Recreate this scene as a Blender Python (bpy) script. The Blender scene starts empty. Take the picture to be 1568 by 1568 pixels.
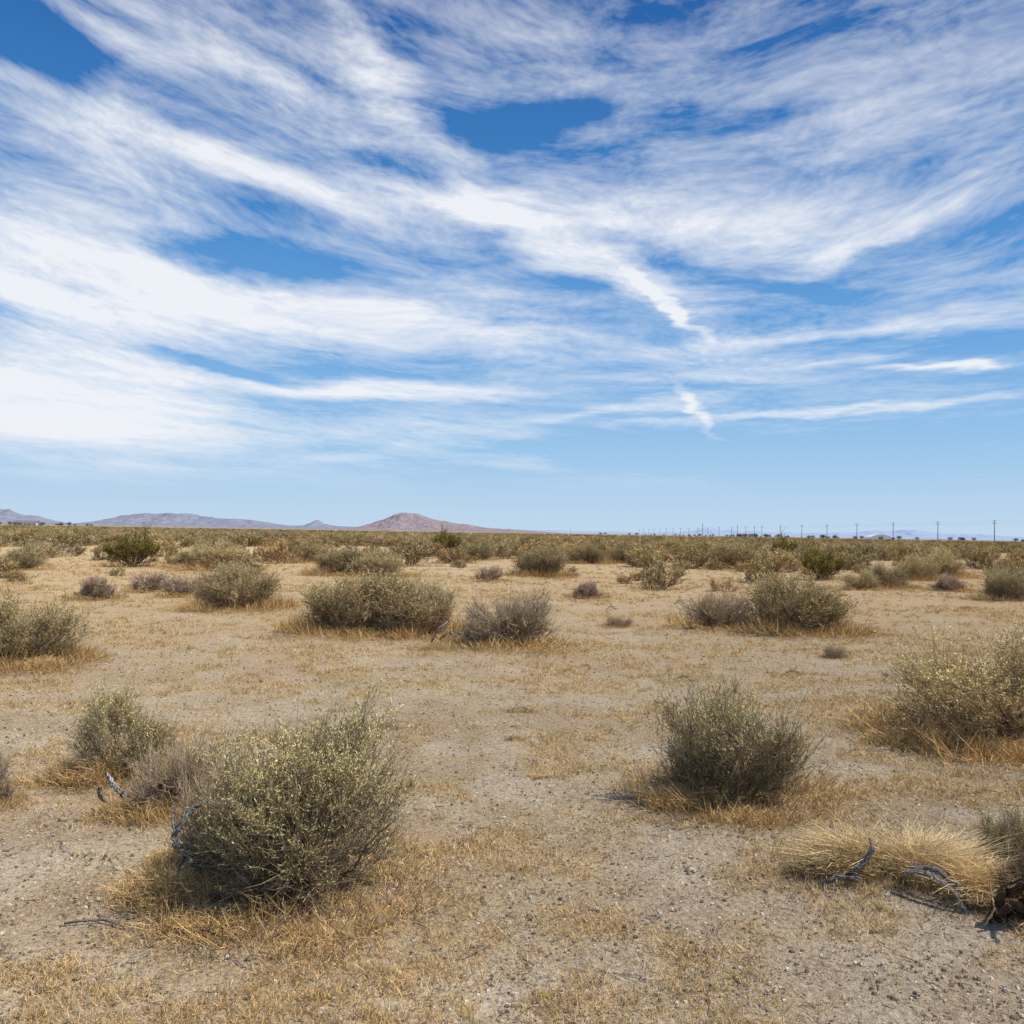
import bpy, math, random
import numpy as np
from mathutils import Vector, Matrix

scene = bpy.context.scene
rng = np.random.default_rng(7)

# ------------------------------------------------------------------ noise
def _hash(ix, iy, seed):
    h = (ix.astype(np.int64) * 374761393 + iy.astype(np.int64) * 668265263 + seed * 1442695041) & 0xFFFFFFFF
    h = ((h ^ (h >> 13)) * 1274126177) & 0xFFFFFFFF
    h = h ^ (h >> 16)
    return (h & 0xFFFFFF) / float(0xFFFFFF)
def vnoise(x, y, seed=0):
    x = np.asarray(x, float); y = np.asarray(y, float)
    ix = np.floor(x); iy = np.floor(y); fx = x - ix; fy = y - iy
    fx = fx * fx * (3 - 2 * fx); fy = fy * fy * (3 - 2 * fy)
    a = _hash(ix, iy, seed); b = _hash(ix + 1, iy, seed); c = _hash(ix, iy + 1, seed); d = _hash(ix + 1, iy + 1, seed)
    return (a * (1 - fx) + b * fx) * (1 - fy) + (c * (1 - fx) + d * fx) * fy
def fbm(x, y, seed=0, o=4):
    s = 0; a = .5; t = 0
    for i in range(o):
        s = s + a * vnoise(x, y, seed + i * 17); t += a; a *= .5; x = x * 2.03 + 11.3; y = y * 2.03 + 5.7
    return s / t

# ------------------------------------------------------------------ plants table (metres: x, y, width, height)
SAGE = [  # leafy grey green shrubs
 (-0.90, 4.08, .97, .77, 'A'), (-2.40, 5.94, .66, .57, 'B'), (1.36, 5.68, 1.04, .76, 'C'), (3.90, 7.45, 1.66, .88, 'D'),
 (-2.35, 14.5, 1.85, .98, 'E'), (-1.35, 14.3, 1.45, .92, 'E'), (4.75, 15.5, 1.85, 1.0, 'E'), (-5.65, 10.7, 1.45, .78, 'D'),
 (-5.35, 18.4, 1.65, .94, 'E'), (-11.1, 35.6, 2.6, 1.1, 'D'), (-12.6, 36.5, 1.8, 1.0, 'B'), (-17.2, 32.6, 1.6, 1.0, 'B'), (-5.9, 33, 2.1, 1.05, 'E'),
 (-4.6, 32.4, 2.1, .95, 'D'), (-10.0, 45.6, 1.9, 1.1, 'D'), (1.1, 34.5, 2.1, 1.15, 'E'), (11.0, 46, 2.8, 1.3, 'E'), (12.0, 30, 1.6, .8, 'D'),
 (13.3, 24.8, 1.7, 1.05, 'C'), (10.9, 29, 1.2, .6, 'B'), (-1.9, 52, 2.2, 1.2, 'B'), (3.9, 49, 2.4, 1.2, 'D'), (6.3, 51, 2.4, 1.3, 'D'), (-17.5, 26, 1.2, .8, 'C'),
 (18.0, 39, 2.1, 1.2, 'D'), (15.6, 36, 1.8, 1.0, 'D'), (6.5, 9.2, 1.2, .9, 'B'), (-6.6, 6.6, 1.1, .8, 'C')]
TWIG = [
 (-1.27, 4.26, .50, .54, 'T'), (-1.86, 5.25, .54, .42, 'T'), (0.0, 13.0, 1.45, .80, 'T'), (3.55, 15.9, 1.3, .66, 'T'), (-9.0, 20.2, .98, .56, 'U'), (-8.7, 22.5, 1.0, .54, 'U'),
 (-7.4, 21.2, .98, .58, 'U'), (-.7, 30, .95, .55, 'U'), (1.9, 23, .90, .46, 'U'), (1.86, 16.0, .55, .2, 'T'), (13.6, 29, 1.2, .58, 'U'),
 (4.25, 12.2, .36, .2, 'T'), (-2.95, 5.25, .36, .34, 'T'), (2.40, 4.45, .30, .34, 'B'), (-3.4, 21.5, .7, .16, 'T'), (7.7, 27, 1.0, .25, 'T'), (-.4, 13.3, .6, .35, 'T'),
 (2.22, 3.98, .34, .25, 'S')]
CREO = [(-15.0, 36.8, 2.1, 1.3, 'G'), (11.7, 35, 1.7, 1.15, 'G'), (-4.3, 62, 2.0, 1.6, 'G'), (17.5, 60, 2.2, 1.5, 'G')]
ALL = np.array([(a[0], a[1], a[2], a[3]) for a in SAGE + TWIG + CREO])

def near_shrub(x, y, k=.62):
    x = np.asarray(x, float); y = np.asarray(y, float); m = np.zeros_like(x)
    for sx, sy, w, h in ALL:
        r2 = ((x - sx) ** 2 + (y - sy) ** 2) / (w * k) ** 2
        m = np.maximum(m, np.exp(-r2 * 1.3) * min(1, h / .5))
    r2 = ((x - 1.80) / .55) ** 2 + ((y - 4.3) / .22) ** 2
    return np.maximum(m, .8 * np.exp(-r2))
def hgt(x, y):
    x = np.asarray(x, float); y = np.asarray(y, float)
    r = np.sqrt(x * x + y * y)
    h = (fbm(x * .55, y * .55, 3, 5) - .5) * .11 + (fbm(x * 3.5, y * 3.5, 9, 4) - .5) * .036 + (fbm(x * 15, y * 15, 19, 3) - .5) * .018 * (r < 14)
    h = h + (fbm(x * .03, y * .03, 21, 3) - .5) * .4 * np.clip((r - 15) / 80, 0, 1)
    return h + .055 * near_shrub(x, y)
def grassmask(x, y):
    n = fbm(x * .5 + 3, y * .7, 41, 4) * .42 + fbm(x * 2.8, y * 2.8, 55, 5) * .58
    m = np.clip((n - .445) / .14, 0, 1) ** .85
    return np.clip(np.maximum(m, near_shrub(x, y, .85) * 1.2 * (fbm(x * 4, y * 4, 77, 2) > .36)), 0, 1)

# ------------------------------------------------------------------ mesh helpers (all quads)
def build_mesh(name, V, F, C=None, M=None, mats=(), smooth=False):
    V = np.asarray(V, np.float32); F = np.asarray(F, np.int32)
    me = bpy.data.meshes.new(name)
    me.vertices.add(len(V)); me.vertices.foreach_set('co', V.ravel())
    k = F.shape[1]
    me.loops.add(F.size); me.loops.foreach_set('vertex_index', F.ravel())
    me.polygons.add(len(F)); me.polygons.foreach_set('loop_start', np.arange(0, F.size, k, dtype=np.int32))
    me.polygons.foreach_set('loop_total', np.full(len(F), k, np.int32))
    for m in mats: me.materials.append(m)
    if M is not None: me.polygons.foreach_set('material_index', np.asarray(M, np.int32))
    me.polygons.foreach_set('use_smooth', np.full(len(F), smooth))
    me.update(calc_edges=True)
    if C is not None:
        at = me.color_attributes.new('Col', 'FLOAT_COLOR', 'POINT')
        C4 = np.ones((len(V), 4), np.float32); C4[:, :3] = C
        at.data.foreach_set('color', C4.ravel())
    return me
def add_obj(name, me, loc=(0, 0, 0), rot=0, scale=(1, 1, 1)):
    o = bpy.data.objects.new(name, me); o.location = loc; o.rotation_euler = (0, 0, rot); o.scale = scale
    scene.collection.objects.link(o); return o
def nrm(v): return v / np.maximum(np.linalg.norm(v, axis=-1, keepdims=True), 1e-9)

class Geo:
    def __init__(s): s.V = []; s.F = []; s.C = []; s.M = []; s.n = 0
    def add(s, V, F, C, m=0):
        s.V.append(V); s.F.append(F + s.n); s.C.append(C); s.M.append(np.full(len(F), m)); s.n += len(V)
    def blades(s, P, D, L, W, C, r, m=1):
        n = len(P); side = nrm(np.cross(D, r.normal(size=(n, 3)))) * (np.asarray(W).reshape(-1, 1) * .5)
        DL = D * np.asarray(L).reshape(-1, 1)
        V = np.stack([P, P + DL * .45 + side, P + DL, P + DL * .45 - side], 1).reshape(-1, 3)
        s.add(V, np.arange(4 * n).reshape(n, 4), np.repeat(C, 4, 0), m)
    def tubes(s, P, R, C, r, sides=3, m=0):
        N, S, _ = P.shape
        D = np.zeros_like(P)
        if S > 2: D[:, 1:-1] = P[:, 2:] - P[:, :-2]
        D[:, 0] = P[:, 1] - P[:, 0]; D[:, -1] = P[:, -1] - P[:, -2]; D = nrm(D)
        ref = nrm(r.normal(size=(N, 1, 3))) * np.ones((1, S, 1))
        a = nrm(np.cross(D, ref)); b = np.cross(D, a)
        ang = np.arange(sides) * 2 * math.pi / sides
        V = P[:, :, None] + (a[:, :, None] * np.cos(ang)[None, None, :, None] + b[:, :, None] * np.sin(ang)[None, None, :, None]) * R[:, :, None, None]
        i = np.arange(N)[:, None, None] * S * sides + np.arange(S - 1)[None, :, None] * sides
        k = np.arange(sides)[None, None, :]; k2 = (k + 1) % sides
        F = np.stack([i + k, i + k2, i + sides + k2, i + sides + k], -1).reshape(-1, 4)
        s.add(V.reshape(-1, 3), F, np.repeat(C[:, :, None], sides, 2).reshape(-1, 3), m)
    def mesh(s, name, mats, smooth=False):
        return build_mesh(name, np.concatenate(s.V), np.concatenate(s.F), np.concatenate(s.C), np.concatenate(s.M), mats, smooth)

# ------------------------------------------------------------------ materials
def new_mat(name):
    m = bpy.data.materials.new(name); m.use_nodes = True; nt = m.node_tree; nt.nodes.clear()
    return m, nt
def plant_mat(name):
    m, nt = new_mat(name); N = nt.nodes; L = nt.links
    out = N.new('ShaderNodeOutputMaterial'); at = N.new('ShaderNodeAttribute'); at.attribute_name = 'Col'
    oi = N.new('ShaderNodeObjectInfo'); mr = N.new('ShaderNodeMapRange')
    mr.inputs['To Min'].default_value = .80; mr.inputs['To Max'].default_value = 1.15
    L.new(oi.outputs['Random'], mr.inputs['Value'])
    vm = N.new('ShaderNodeVectorMath'); vm.operation = 'SCALE'
    L.new(at.outputs['Color'], vm.inputs[0]); L.new(mr.outputs[0], vm.inputs['Scale'])
    d = N.new('ShaderNodeBsdfDiffuse'); L.new(vm.outputs[0], d.inputs['Color']); L.new(d.outputs[0], out.inputs[0])
    return m
M_WOOD = plant_mat('dry_wood'); M_LEAF = plant_mat('sage_leaf')
PM = (M_WOOD, M_LEAF)
def simple_mat(name, col, rough=.9, noise=0, scale=1.):
    m, nt = new_mat(name); N = nt.nodes; L = nt.links
    out = N.new('ShaderNodeOutputMaterial'); b = N.new('ShaderNodeBsdfPrincipled'); L.new(b.outputs[0], out.inputs[0])
    b.inputs['Roughness'].default_value = rough
    if noise:
        tc = N.new('ShaderNodeTexCoord'); nz = N.new('ShaderNodeTexNoise'); nz.inputs['Scale'].default_value = scale; nz.inputs['Detail'].default_value = 8
        L.new(tc.outputs['Object'], nz.inputs['Vector']); mx = N.new('ShaderNodeMix'); mx.data_type = 'RGBA'
        mx.inputs['A'].default_value = tuple(c * (1 - noise) for c in col) + (1,); mx.inputs['B'].default_value = tuple(min(1, c * (1 + noise)) for c in col) + (1,)
        L.new(nz.outputs['Fac'], mx.inputs['Factor']); L.new(mx.outputs['Result'], b.inputs['Base Color'])
    else: b.inputs['Base Color'].default_value = tuple(col) + (1,)
    return m

# ------------------------------------------------------------------ shrub generator
def shrub(name, w, h, seed, n0=50, n1=8, n2=10, n3=8, leafL=.013, leafW=.0032, tw=.0011,
          leafc=(.40, .375, .215), twigc=(.33, .265, .19), leafy=1., skirt=500, upright=.35, tips=.25, sides=3, Lk=1., lobes=14, long=.07, skh=1., skc=(.66, .44, .19)):
    r = np.random.default_rng(seed); g = Geo()
    phi = r.uniform(0, 2 * math.pi, n0); th = np.arccos(1 - r.uniform(0, 1, n0) ** .9 * .97)
    lp = r.uniform(0, 2 * math.pi, lobes); lt = np.arccos(1 - r.random(lobes) * .98)
    ld = np.stack([np.sin(lt) * np.cos(lp), np.sin(lt) * np.sin(lp), np.cos(lt)], -1); la = r.choice([-.40, -.22, .2, .3], lobes)
    def env(phi, th, m):
        d = np.stack([np.sin(th) * np.cos(phi), np.sin(th) * np.sin(phi), np.cos(th)], -1)
        q = .90 + (np.exp(-(1 - d @ ld.T) * 16) * la[None]).sum(1).clip(-.40, .22)
        m = m * q
        return np.stack([np.sin(th) ** .75 * np.cos(phi) * w / 2 * m, np.sin(th) ** .75 * np.sin(phi) * w / 2 * m, (np.cos(th) ** .7 * .93 + .07) * h * m], -1)
    lob = .76 + .28 * r.random(n0)
    E = env(phi, th, lob)
    b0 = np.stack([r.normal(0, .08 * w, n0), r.normal(0, .08 * w, n0), np.full(n0, -.03)], -1)
    S = 6; t = np.linspace(0, 1, S)[None, :, None]
    mid = (b0 + E) * .5; mid[:, 2] *= .5 + .5 * r.random(n0)
    end = b0 + (E - b0) * .74
    P = b0[:, None] * (1 - t) ** 2 + 2 * t * (1 - t) * (mid[:, None] * .8) + t * t * end[:, None]
    P[:, 1:] += r.normal(0, .020 * w, (n0, S - 1, 3)); P[:, 1:, 2] = np.maximum(P[:, 1:, 2], .012)
    R0 = (.0062 * w) * (1 - .72 * t[..., 0]) * (.5 + .9 * r.random((n0, 1)))
    wc = np.array(twigc) * np.array([.80, .80, .84])
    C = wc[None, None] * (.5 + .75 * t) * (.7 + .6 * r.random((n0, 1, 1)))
    g.tubes(P, R0, C, r, 4)
    k = np.repeat(np.arange(n0), n1); n = len(k); tt = .25 + .75 * r.random(n) ** .8
    idx = tt * (S - 1); i0 = np.minimum(idx.astype(int), S - 2); f = (idx - i0)[:, None]
    A = P[k, i0] * (1 - f) + P[k, i0 + 1] * f
    ph2 = phi[k] + r.normal(0, .29, n); th2 = np.clip(th[k] + r.normal(0, .21, n), 0, 1.54)
    B = env(ph2, th2, lob[k] * (.84 + .22 * r.random(n)))
    fr = (.55 + .43 * r.random(n))[:, None]
    S2 = 4; t = np.linspace(0, 1, S2)[None, :, None]
    B = A + (B - A) * fr; Q = A[:, None] * (1 - t) + B[:, None] * t; Q[:, 1:] += r.normal(0, .017 * w, (n, S2 - 1, 3)); Q[:, :, 2] = np.maximum(Q[:, :, 2], .01)
    R1 = tw * 1.8 * (1 - .5 * t[..., 0]) * (.7 + .6 * r.random((n, 1)))
    C = np.array(twigc)[None, None] * (.55 + .5 * t) * (.65 + .7 * r.random((n, 1, 1)))
    g.tubes(Q, R1, C, r, sides)
    k3 = np.repeat(np.arange(n), n2); n3t = len(k3); tt = .2 + .8 * r.random(n3t); idx = tt * (S2 - 1); i0 = np.minimum(idx.astype(int), S2 - 2); f = (idx - i0)[:, None]
    A = Q[k3, i0] * (1 - f) + Q[k3, i0 + 1] * f
    D2 = nrm(Q[k3, -1] - Q[k3, 0]); radial = nrm(A + np.array([0, 0, .05]))
    D = nrm(D2 * .4 + radial * .45 + np.array([0, 0, upright]) + r.normal(0, .5, (n3t, 3)))
    lg = r.random(n3t) < long
    Ln = h * Lk * (.05 + .10 * r.random(n3t) ** 1.3) * (1 + 1.2 * lg)
    t = np.linspace(0, 1, 3)[None, :, None]
    T = A[:, None] + D[:, None] * Ln[:, None, None] * t; T[:, 1] += r.normal(0, .006, (n3t, 3)); T[:, 2, 2] += Ln * .1; T[:, :, 2] = np.maximum(T[:, :, 2], .005)
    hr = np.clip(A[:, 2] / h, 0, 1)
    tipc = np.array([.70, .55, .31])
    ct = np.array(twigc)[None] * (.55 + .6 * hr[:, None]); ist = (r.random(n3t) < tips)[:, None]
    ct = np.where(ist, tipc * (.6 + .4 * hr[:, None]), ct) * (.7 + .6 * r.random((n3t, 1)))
    g.tubes(T, tw * (1.15 - .75 * t[..., 0]) * np.ones((n3t, 1)), np.repeat(ct[:, None], 3, 1), r, sides)
    if n3 > 0:
        bare = r.random(n)[k3] * .4 + r.random(n0)[k[k3]] * .6
        sel = np.where((hr + r.normal(0, .13, n3t) > .26) & (bare < .10 + leafy * .70) & (~lg | (r.random(n3t) < .4)))[0]
        k4 = np.repeat(sel, n3); m = len(k4); tt = (.15 + .95 * r.random(m))[:, None]
        A = T[k4, 0] * (1 - tt) + T[k4, 2] * tt
        D = nrm(nrm(T[k4, 2] - T[k4, 0]) * .7 + np.array([0, 0, .25]) + r.normal(0, .55, (m, 3)))
        cl = r.random(n0)[k[k3[k4]]]; c2 = r.random(n)[k3[k4]]
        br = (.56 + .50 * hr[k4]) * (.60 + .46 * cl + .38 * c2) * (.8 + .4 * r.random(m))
        base = np.array(leafc)[None] * br[:, None]
        yel = np.clip(cl * .6 + c2 * .5 - .35, 0, .6)[:, None] * np.array([.32, .22, .04])[None]
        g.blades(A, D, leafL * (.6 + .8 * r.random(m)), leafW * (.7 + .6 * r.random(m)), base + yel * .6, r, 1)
    if skirt:
        a = r.uniform(0, 2 * math.pi, skirt); rad = w * .5 * np.sqrt(r.uniform(0.0, 1.4, skirt))
        A = np.stack([rad * np.cos(a), rad * np.sin(a), np.full(skirt, .0)], -1)
        D = nrm(np.stack([np.cos(a) * .35, np.sin(a) * .35, np.full(skirt, 1.)], -1) + r.normal(0, .55, (skirt, 3))); D[:, 2] = np.abs(D[:, 2])
        gc = np.array(skc)[None] * (.35 + .95 * r.random((skirt, 1)))
        patchy = (fbm(a * 1.5, rad * 3, seed, 2) * 1.9 - .25).clip(.15, 1.3)
        g.blades(A, D, skh * h * (.05 + .21 * r.random(skirt)) * patchy, tw * 1.8 + .0013, gc, r, 1)
    return g.mesh(name, PM)

MESH = {
 'A': shrub('sage_front', 1, .85, 11, n0=70, n1=10, n2=11, n3=10, leafL=.015, leafW=.0048, skirt=3800, leafc=(.61, .53, .265), twigc=(.36, .285, .20)),
 'B': shrub('sage_b', 1, .85, 12, n0=50, n1=9, n2=10, n3=9, leafL=.018, leafW=.0062, skirt=2200, leafc=(.60, .52, .27), twigc=(.40, .31, .20)),
 'C': shrub('sage_c', 1, .80, 13, n0=54, n1=10, n2=10, n3=7, upright=.7, leafL=.018, leafW=.0048, leafc=(.56, .485, .25), twigc=(.39, .31, .21), skirt=2200, Lk=1.2, leafy=.95, long=.10),
 'D': shrub('sage_d', 1, .75, 14, n0=60, n1=10, n2=10, n3=7, upright=.45, leafL=.017, leafW=.0055, leafc=(.57, .465, .235), twigc=(.46, .345, .21), skirt=4600, tips=.4, leafy=.95, long=.10, skh=1.35),
 'E': shrub('sage_e', 1, .65, 24, n0=70, n1=10, n2=10, n3=6, upright=.35, leafL=.016, leafW=.0060, leafc=(.53, .43, .225), twigc=(.42, .315, .20), skirt=4600, tips=.35, leafy=.95, long=.08, skh=1.3),
 'T': shrub('twiggy_t', 1, .6, 15, n0=46, n1=9, n2=10, n3=5, upright=.5, leafy=.4, leafc=(.55, .44, .26), twigc=(.46, .36, .265), skirt=2400, tips=.35, tw=.0018, Lk=1.3, long=.12),
 'U': shrub('twiggy_u', 1, .6, 16, n0=46, n1=8, n2=12, n3=4, upright=.35, leafy=.6, leafc=(.58, .44, .32), twigc=(.56, .42, .32), skirt=1800, tips=.2, tw=.0026),
 'S': shrub('dead_s', 1, .7, 19, n0=60, n1=8, n2=9, n3=0, upright=.2, twigc=(.20, .135, .085), skirt=900, tips=.12, tw=.0026, Lk=1.5, long=.1),
 'G': shrub('creosote', 1, .75, 17, n0=30, n1=8, n2=8, n3=8, upright=.9, leafL=.03, leafW=.012, leafc=(.28, .24, .055), twigc=(.24, .17, .09), skirt=500, tips=.05, tw=.0022, Lk=1.4),
}
MH = {'A': .85, 'B': .85, 'C': .80, 'D': .75, 'E': .65, 'T': .6, 'U': .6, 'S': .7, 'G': .75}
def place(lst, name):
    for (x, y, w, h, k) in lst:
        z = float(hgt(x, y)) - .01
        add_obj(name, MESH[k], (x, y, z), rng.uniform(0, 6.28), (w * 1.15, w * 1.15, h / MH[k] * 1.07))
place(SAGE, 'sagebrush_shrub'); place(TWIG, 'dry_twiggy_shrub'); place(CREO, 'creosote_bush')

# ------------------------------------------------------------------ distant scrub (instanced collection)
def lodcol(nm, specs, seed0):
    col = bpy.data.collections.new(nm)
    for i, (lc, tc_, lf) in enumerate(specs):
        me = shrub('scrub_variant', 1, .60, seed0 + i, n0=20, n1=5, n2=5, n3=6, leafL=.045, leafW=.017, tw=.004, leafc=lc, twigc=tc_, leafy=lf, skirt=300, upright=.3, Lk=1.1, skh=1.2, skc=(.56, .40, .20))
        o = bpy.data.objects.new('scrub_variant', me); col.objects.link(o)
    return col
lodA = lodcol('scrub_variants', [((.54, .43, .23), (.46, .35, .20), 1.), ((.57, .44, .22), (.50, .37, .20), .9), ((.49, .40, .205), (.43, .325, .19), 1.), ((.57, .40, .20), (.52, .36, .19), .8), ((.52, .43, .25), (.46, .36, .23), 1.), ((.44, .37, .18), (.38, .29, .16), 1.), ((.36, .30, .12), (.30, .23, .12), 1.), ((.50, .385, .25), (.47, .355, .25), .9)], 60)
lodB = lodcol('creosote_variants', [((.30, .25, .125), (.27, .205, .12), 1.), ((.38, .31, .165), (.34, .26, .16), 1.), ((.46, .37, .20), (.42, .32, .19), 1.)], 80)
def scatter(ymin, ymax, dens, smin, smax, clump, side=.85):
    n = int((ymax ** 2 - ymin ** 2) * side * dens)
    y = np.sqrt(rng.uniform(ymin ** 2, ymax ** 2, n)); x = rng.uniform(-1, 1, n) * y * side
    k = fbm(x * .05, y * .05, 91, 3) + .35 * (rng.random(n) - .5) > clump
    x = x[k]; y = y[k]
    ok = np.ones(len(x), bool)
    for sx, sy, w, h in ALL: ok &= (x - sx) ** 2 + (y - sy) ** 2 > (w * .5 + .9) ** 2
    x = x[ok]; y = y[ok]; s = smin + (smax - smin) * rng.random(len(x)) ** 1.3
    return np.stack([x, y, hgt(x, y) - .02], -1), s
def make_scatter(name, parts, lod):
    P = np.concatenate([p[0] for p in parts]); Sx = np.concatenate([p[1] for p in parts]); n = len(P)
    me = bpy.data.meshes.new(name); me.vertices.add(n); me.vertices.foreach_set('co', P.astype(np.float32).ravel())
    a = me.attributes.new('scl', 'FLOAT_VECTOR', 'POINT'); hv = rng.uniform(.75, 1.1, n)
    a.data.foreach_set('vector', np.stack([Sx, Sx * rng.uniform(.8, 1.2, n), np.minimum(Sx * hv, 2.2)], -1).astype(np.float32).ravel())
    a = me.attributes.new('rotv', 'FLOAT_VECTOR', 'POINT'); a.data.foreach_set('vector', np.stack([np.zeros(n), np.zeros(n), rng.uniform(0, 6.28, n)], -1).astype(np.float32).ravel())
    me.update(); ob = add_obj(name, me)
    ng = bpy.data.node_groups.new(name + '_nodes', 'GeometryNodeTree')
    ng.interface.new_socket('Geometry', in_out='INPUT', socket_type='NodeSocketGeometry'); ng.interface.new_socket('Geometry', in_out='OUTPUT', socket_type='NodeSocketGeometry')
    gi = ng.nodes.new('NodeGroupInput'); go = ng.nodes.new('NodeGroupOutput'); ci = ng.nodes.new('GeometryNodeCollectionInfo'); ip = ng.nodes.new('GeometryNodeInstanceOnPoints')
    ci.inputs['Collection'].default_value = lod; ci.inputs['Separate Children'].default_value = True; ci.inputs['Reset Children'].default_value = True
    ip.inputs['Pick Instance'].default_value = True
    na = ng.nodes.new('GeometryNodeInputNamedAttribute'); na.data_type = 'FLOAT_VECTOR'; na.inputs['Name'].default_value = 'scl'
    nb = ng.nodes.new('GeometryNodeInputNamedAttribute'); nb.data_type = 'FLOAT_VECTOR'; nb.inputs['Name'].default_value = 'rotv'
    L = ng.links; L.new(gi.outputs[0], ip.inputs['Points']); L.new(ci.outputs[0], ip.inputs['Instance'])
    L.new(na.outputs[0], ip.inputs['Scale']); L.new(nb.outputs[0], ip.inputs['Rotation']); L.new(ip.outputs[0], go.inputs[0])
    md = ob.modifiers.new('scatter', 'NODES'); md.node_group = ng
make_scatter('distant_scrub', [scatter(26, 48, .055, .5, 2.0, .48), scatter(40, 75, .16, 1.0, 2.9, .45), scatter(65, 140, .15, 1.2, 3.0, .41), scatter(140, 240, .06, 1.4, 3.0, .38)], lodA)
make_scatter('distant_creosote_scrub', [scatter(190, 300, .03, 1.4, 3.0, .40), scatter(300, 700, .010, 2.0, 4.0, .42)], lodB)

# ------------------------------------------------------------------ ground
NX, NY = 620, 700
s = np.linspace(-1, 1, NX)
xs = np.sign(s) * (np.abs(s) * 7 + (np.exp(np.abs(s) * 9.0) - 1 - 9 * np.abs(s)) * 30000 / (math.exp(9.0) - 10))
t = np.linspace(0, 1, NY); ys = -6 + t * 24 + (np.exp(t * 9.5) - 1 - 9.5 * t) * 32000 / (math.exp(9.5) - 10.5)
X, Y = np.meshgrid(xs, ys); X = X.ravel(); Y = Y.ravel()
Z = hgt(X, Y)
V = np.stack([X, Y, Z], -1)
ii = (np.arange(NY - 1)[:, None] * NX + np.arange(NX - 1)[None]).ravel()
F = np.stack([ii, ii + 1, ii + NX + 1, ii + NX], -1)
rr = np.sqrt(X * X + Y * Y)
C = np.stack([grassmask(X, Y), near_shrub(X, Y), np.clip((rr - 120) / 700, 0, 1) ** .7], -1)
gme_bits = np.stack([fbm(X * .4, Y * .4, 101, 4), fbm(X * 2.2, Y * 2.2, 111, 4), np.clip((rr - 5) / 20, 0, 1)], -1)
m, nt = new_mat('desert_ground'); N = nt.nodes; L = nt.links
out = N.new('ShaderNodeOutputMaterial'); bs = N.new('ShaderNodeBsdfDiffuse'); bs.inputs['Roughness'].default_value = .6
L.new(bs.outputs[0], out.inputs[0])
tc = N.new('ShaderNodeTexCoord'); at = N.new('ShaderNodeAttribute'); at.attribute_name = 'Col'; sp = N.new('ShaderNodeSeparateColor'); L.new(at.outputs['Color'], sp.inputs[0])
at2 = N.new('ShaderNodeAttribute'); at2.attribute_name = 'Bits'; sp2 = N.new('ShaderNodeSeparateColor'); L.new(at2.outputs['Color'], sp2.inputs[0])
def noise(scale, det=6, rough=.6):
    q = N.new('ShaderNodeTexNoise'); q.inputs['Scale'].default_value = scale; q.inputs['Detail'].default_value = det; q.inputs['Roughness'].default_value = rough
    L.new(tc.outputs['Object'], q.inputs['Vector']); return q.outputs['Fac']
def ramp(v, lo, hi, a=0., b=1.):
    q = N.new('ShaderNodeMapRange'); q.inputs['From Min'].default_value = lo; q.inputs['From Max'].default_value = hi; q.inputs['To Min'].default_value = a; q.inputs['To Max'].default_value = b
    L.new(v, q.inputs['Value']); return q.outputs[0]
def mix(f, a, b, bt='MIX'):
    q = N.new('ShaderNodeMix'); q.data_type = 'RGBA'; q.blend_type = bt
    if isinstance(f, float): q.inputs['Factor'].default_value = f
    else: L.new(f, q.inputs['Factor'])
    for nm, v in (('A', a), ('B', b)):
        if isinstance(v, tuple): q.inputs[nm].default_value = v + (1,)
        else: L.new(v, q.inputs[nm])
    return q.outputs['Result']
def mth(op, a, b):
    q = N.new('ShaderNodeMath'); q.operation = op
    for i, v in enumerate((a, b)):
        if isinstance(v, (int, float)): q.inputs[i].default_value = v
        else: L.new(v, q.inputs[i])
    return q.outputs[0]
n_big, n_mid, n_far = sp2.outputs
n_patch = noise(7, 4, .7); n_fine = noise(40, 4, .8)
col = mix(ramp(n_big, .35, .65), (.465, .375, .265), (.42, .32, .21))
col = mix(ramp(n_mid, .42, .64, 0, .75), col, (.54, .455, .335))
col = mix(ramp(n_patch, .5, .64, 0, .5), col, (.34, .26, .17))
col = mix(mth('MULTIPLY', n_far, .75), col, (.56, .405, .225))
gm = mth('MULTIPLY', sp.outputs[0], ramp(n_patch, .38, .58, .25, 1.))
gm = mth('MULTIPLY', gm, ramp(n_fine, .40, .56, .1, .8))
col = mix(gm, col, (.54, .37, .16))
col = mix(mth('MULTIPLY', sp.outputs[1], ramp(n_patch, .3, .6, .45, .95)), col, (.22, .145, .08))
col = mix(1., col, ramp(n_fine, .25, .75, .45, 1.55), 'MULTIPLY')
dark = ramp(n_fine, .40, .33, 0, .6); col = mix(dark, col, (.13, .095, .06))
vo = N.new('ShaderNodeTexVoronoi'); vo.inputs['Scale'].default_value = 48; L.new(tc.outputs['Object'], vo.inputs['Vector'])
peb = ramp(vo.outputs['Distance'], .32, .24); vs = N.new('ShaderNodeSeparateColor'); L.new(vo.outputs['Color'], vs.inputs[0])
peb = mth('MULTIPLY', peb, ramp(vs.outputs[0], .64, .66)); col = mix(peb, col, mix(vs.outputs[1], (.63, .56, .46), (.18, .14, .105)))
col = mix(sp.outputs[2], col, mix(ramp(n_big, .4, .6), (.38, .29, .16), (.30, .24, .14)))
L.new(col, bs.inputs['Color'])
bp = N.new('ShaderNodeBump'); bp.inputs['Strength'].default_value = 1.; bp.inputs['Distance'].default_value = .030
hh = mth('ADD', mth('MULTIPLY', n_fine, 1.0), mth('MULTIPLY', n_patch, 1.2))
L.new(hh, bp.inputs['Height']); L.new(bp.outputs[0], bs.inputs['Normal'])
gmesh = build_mesh('ground', V, F, C, None, (m,), True)
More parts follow.
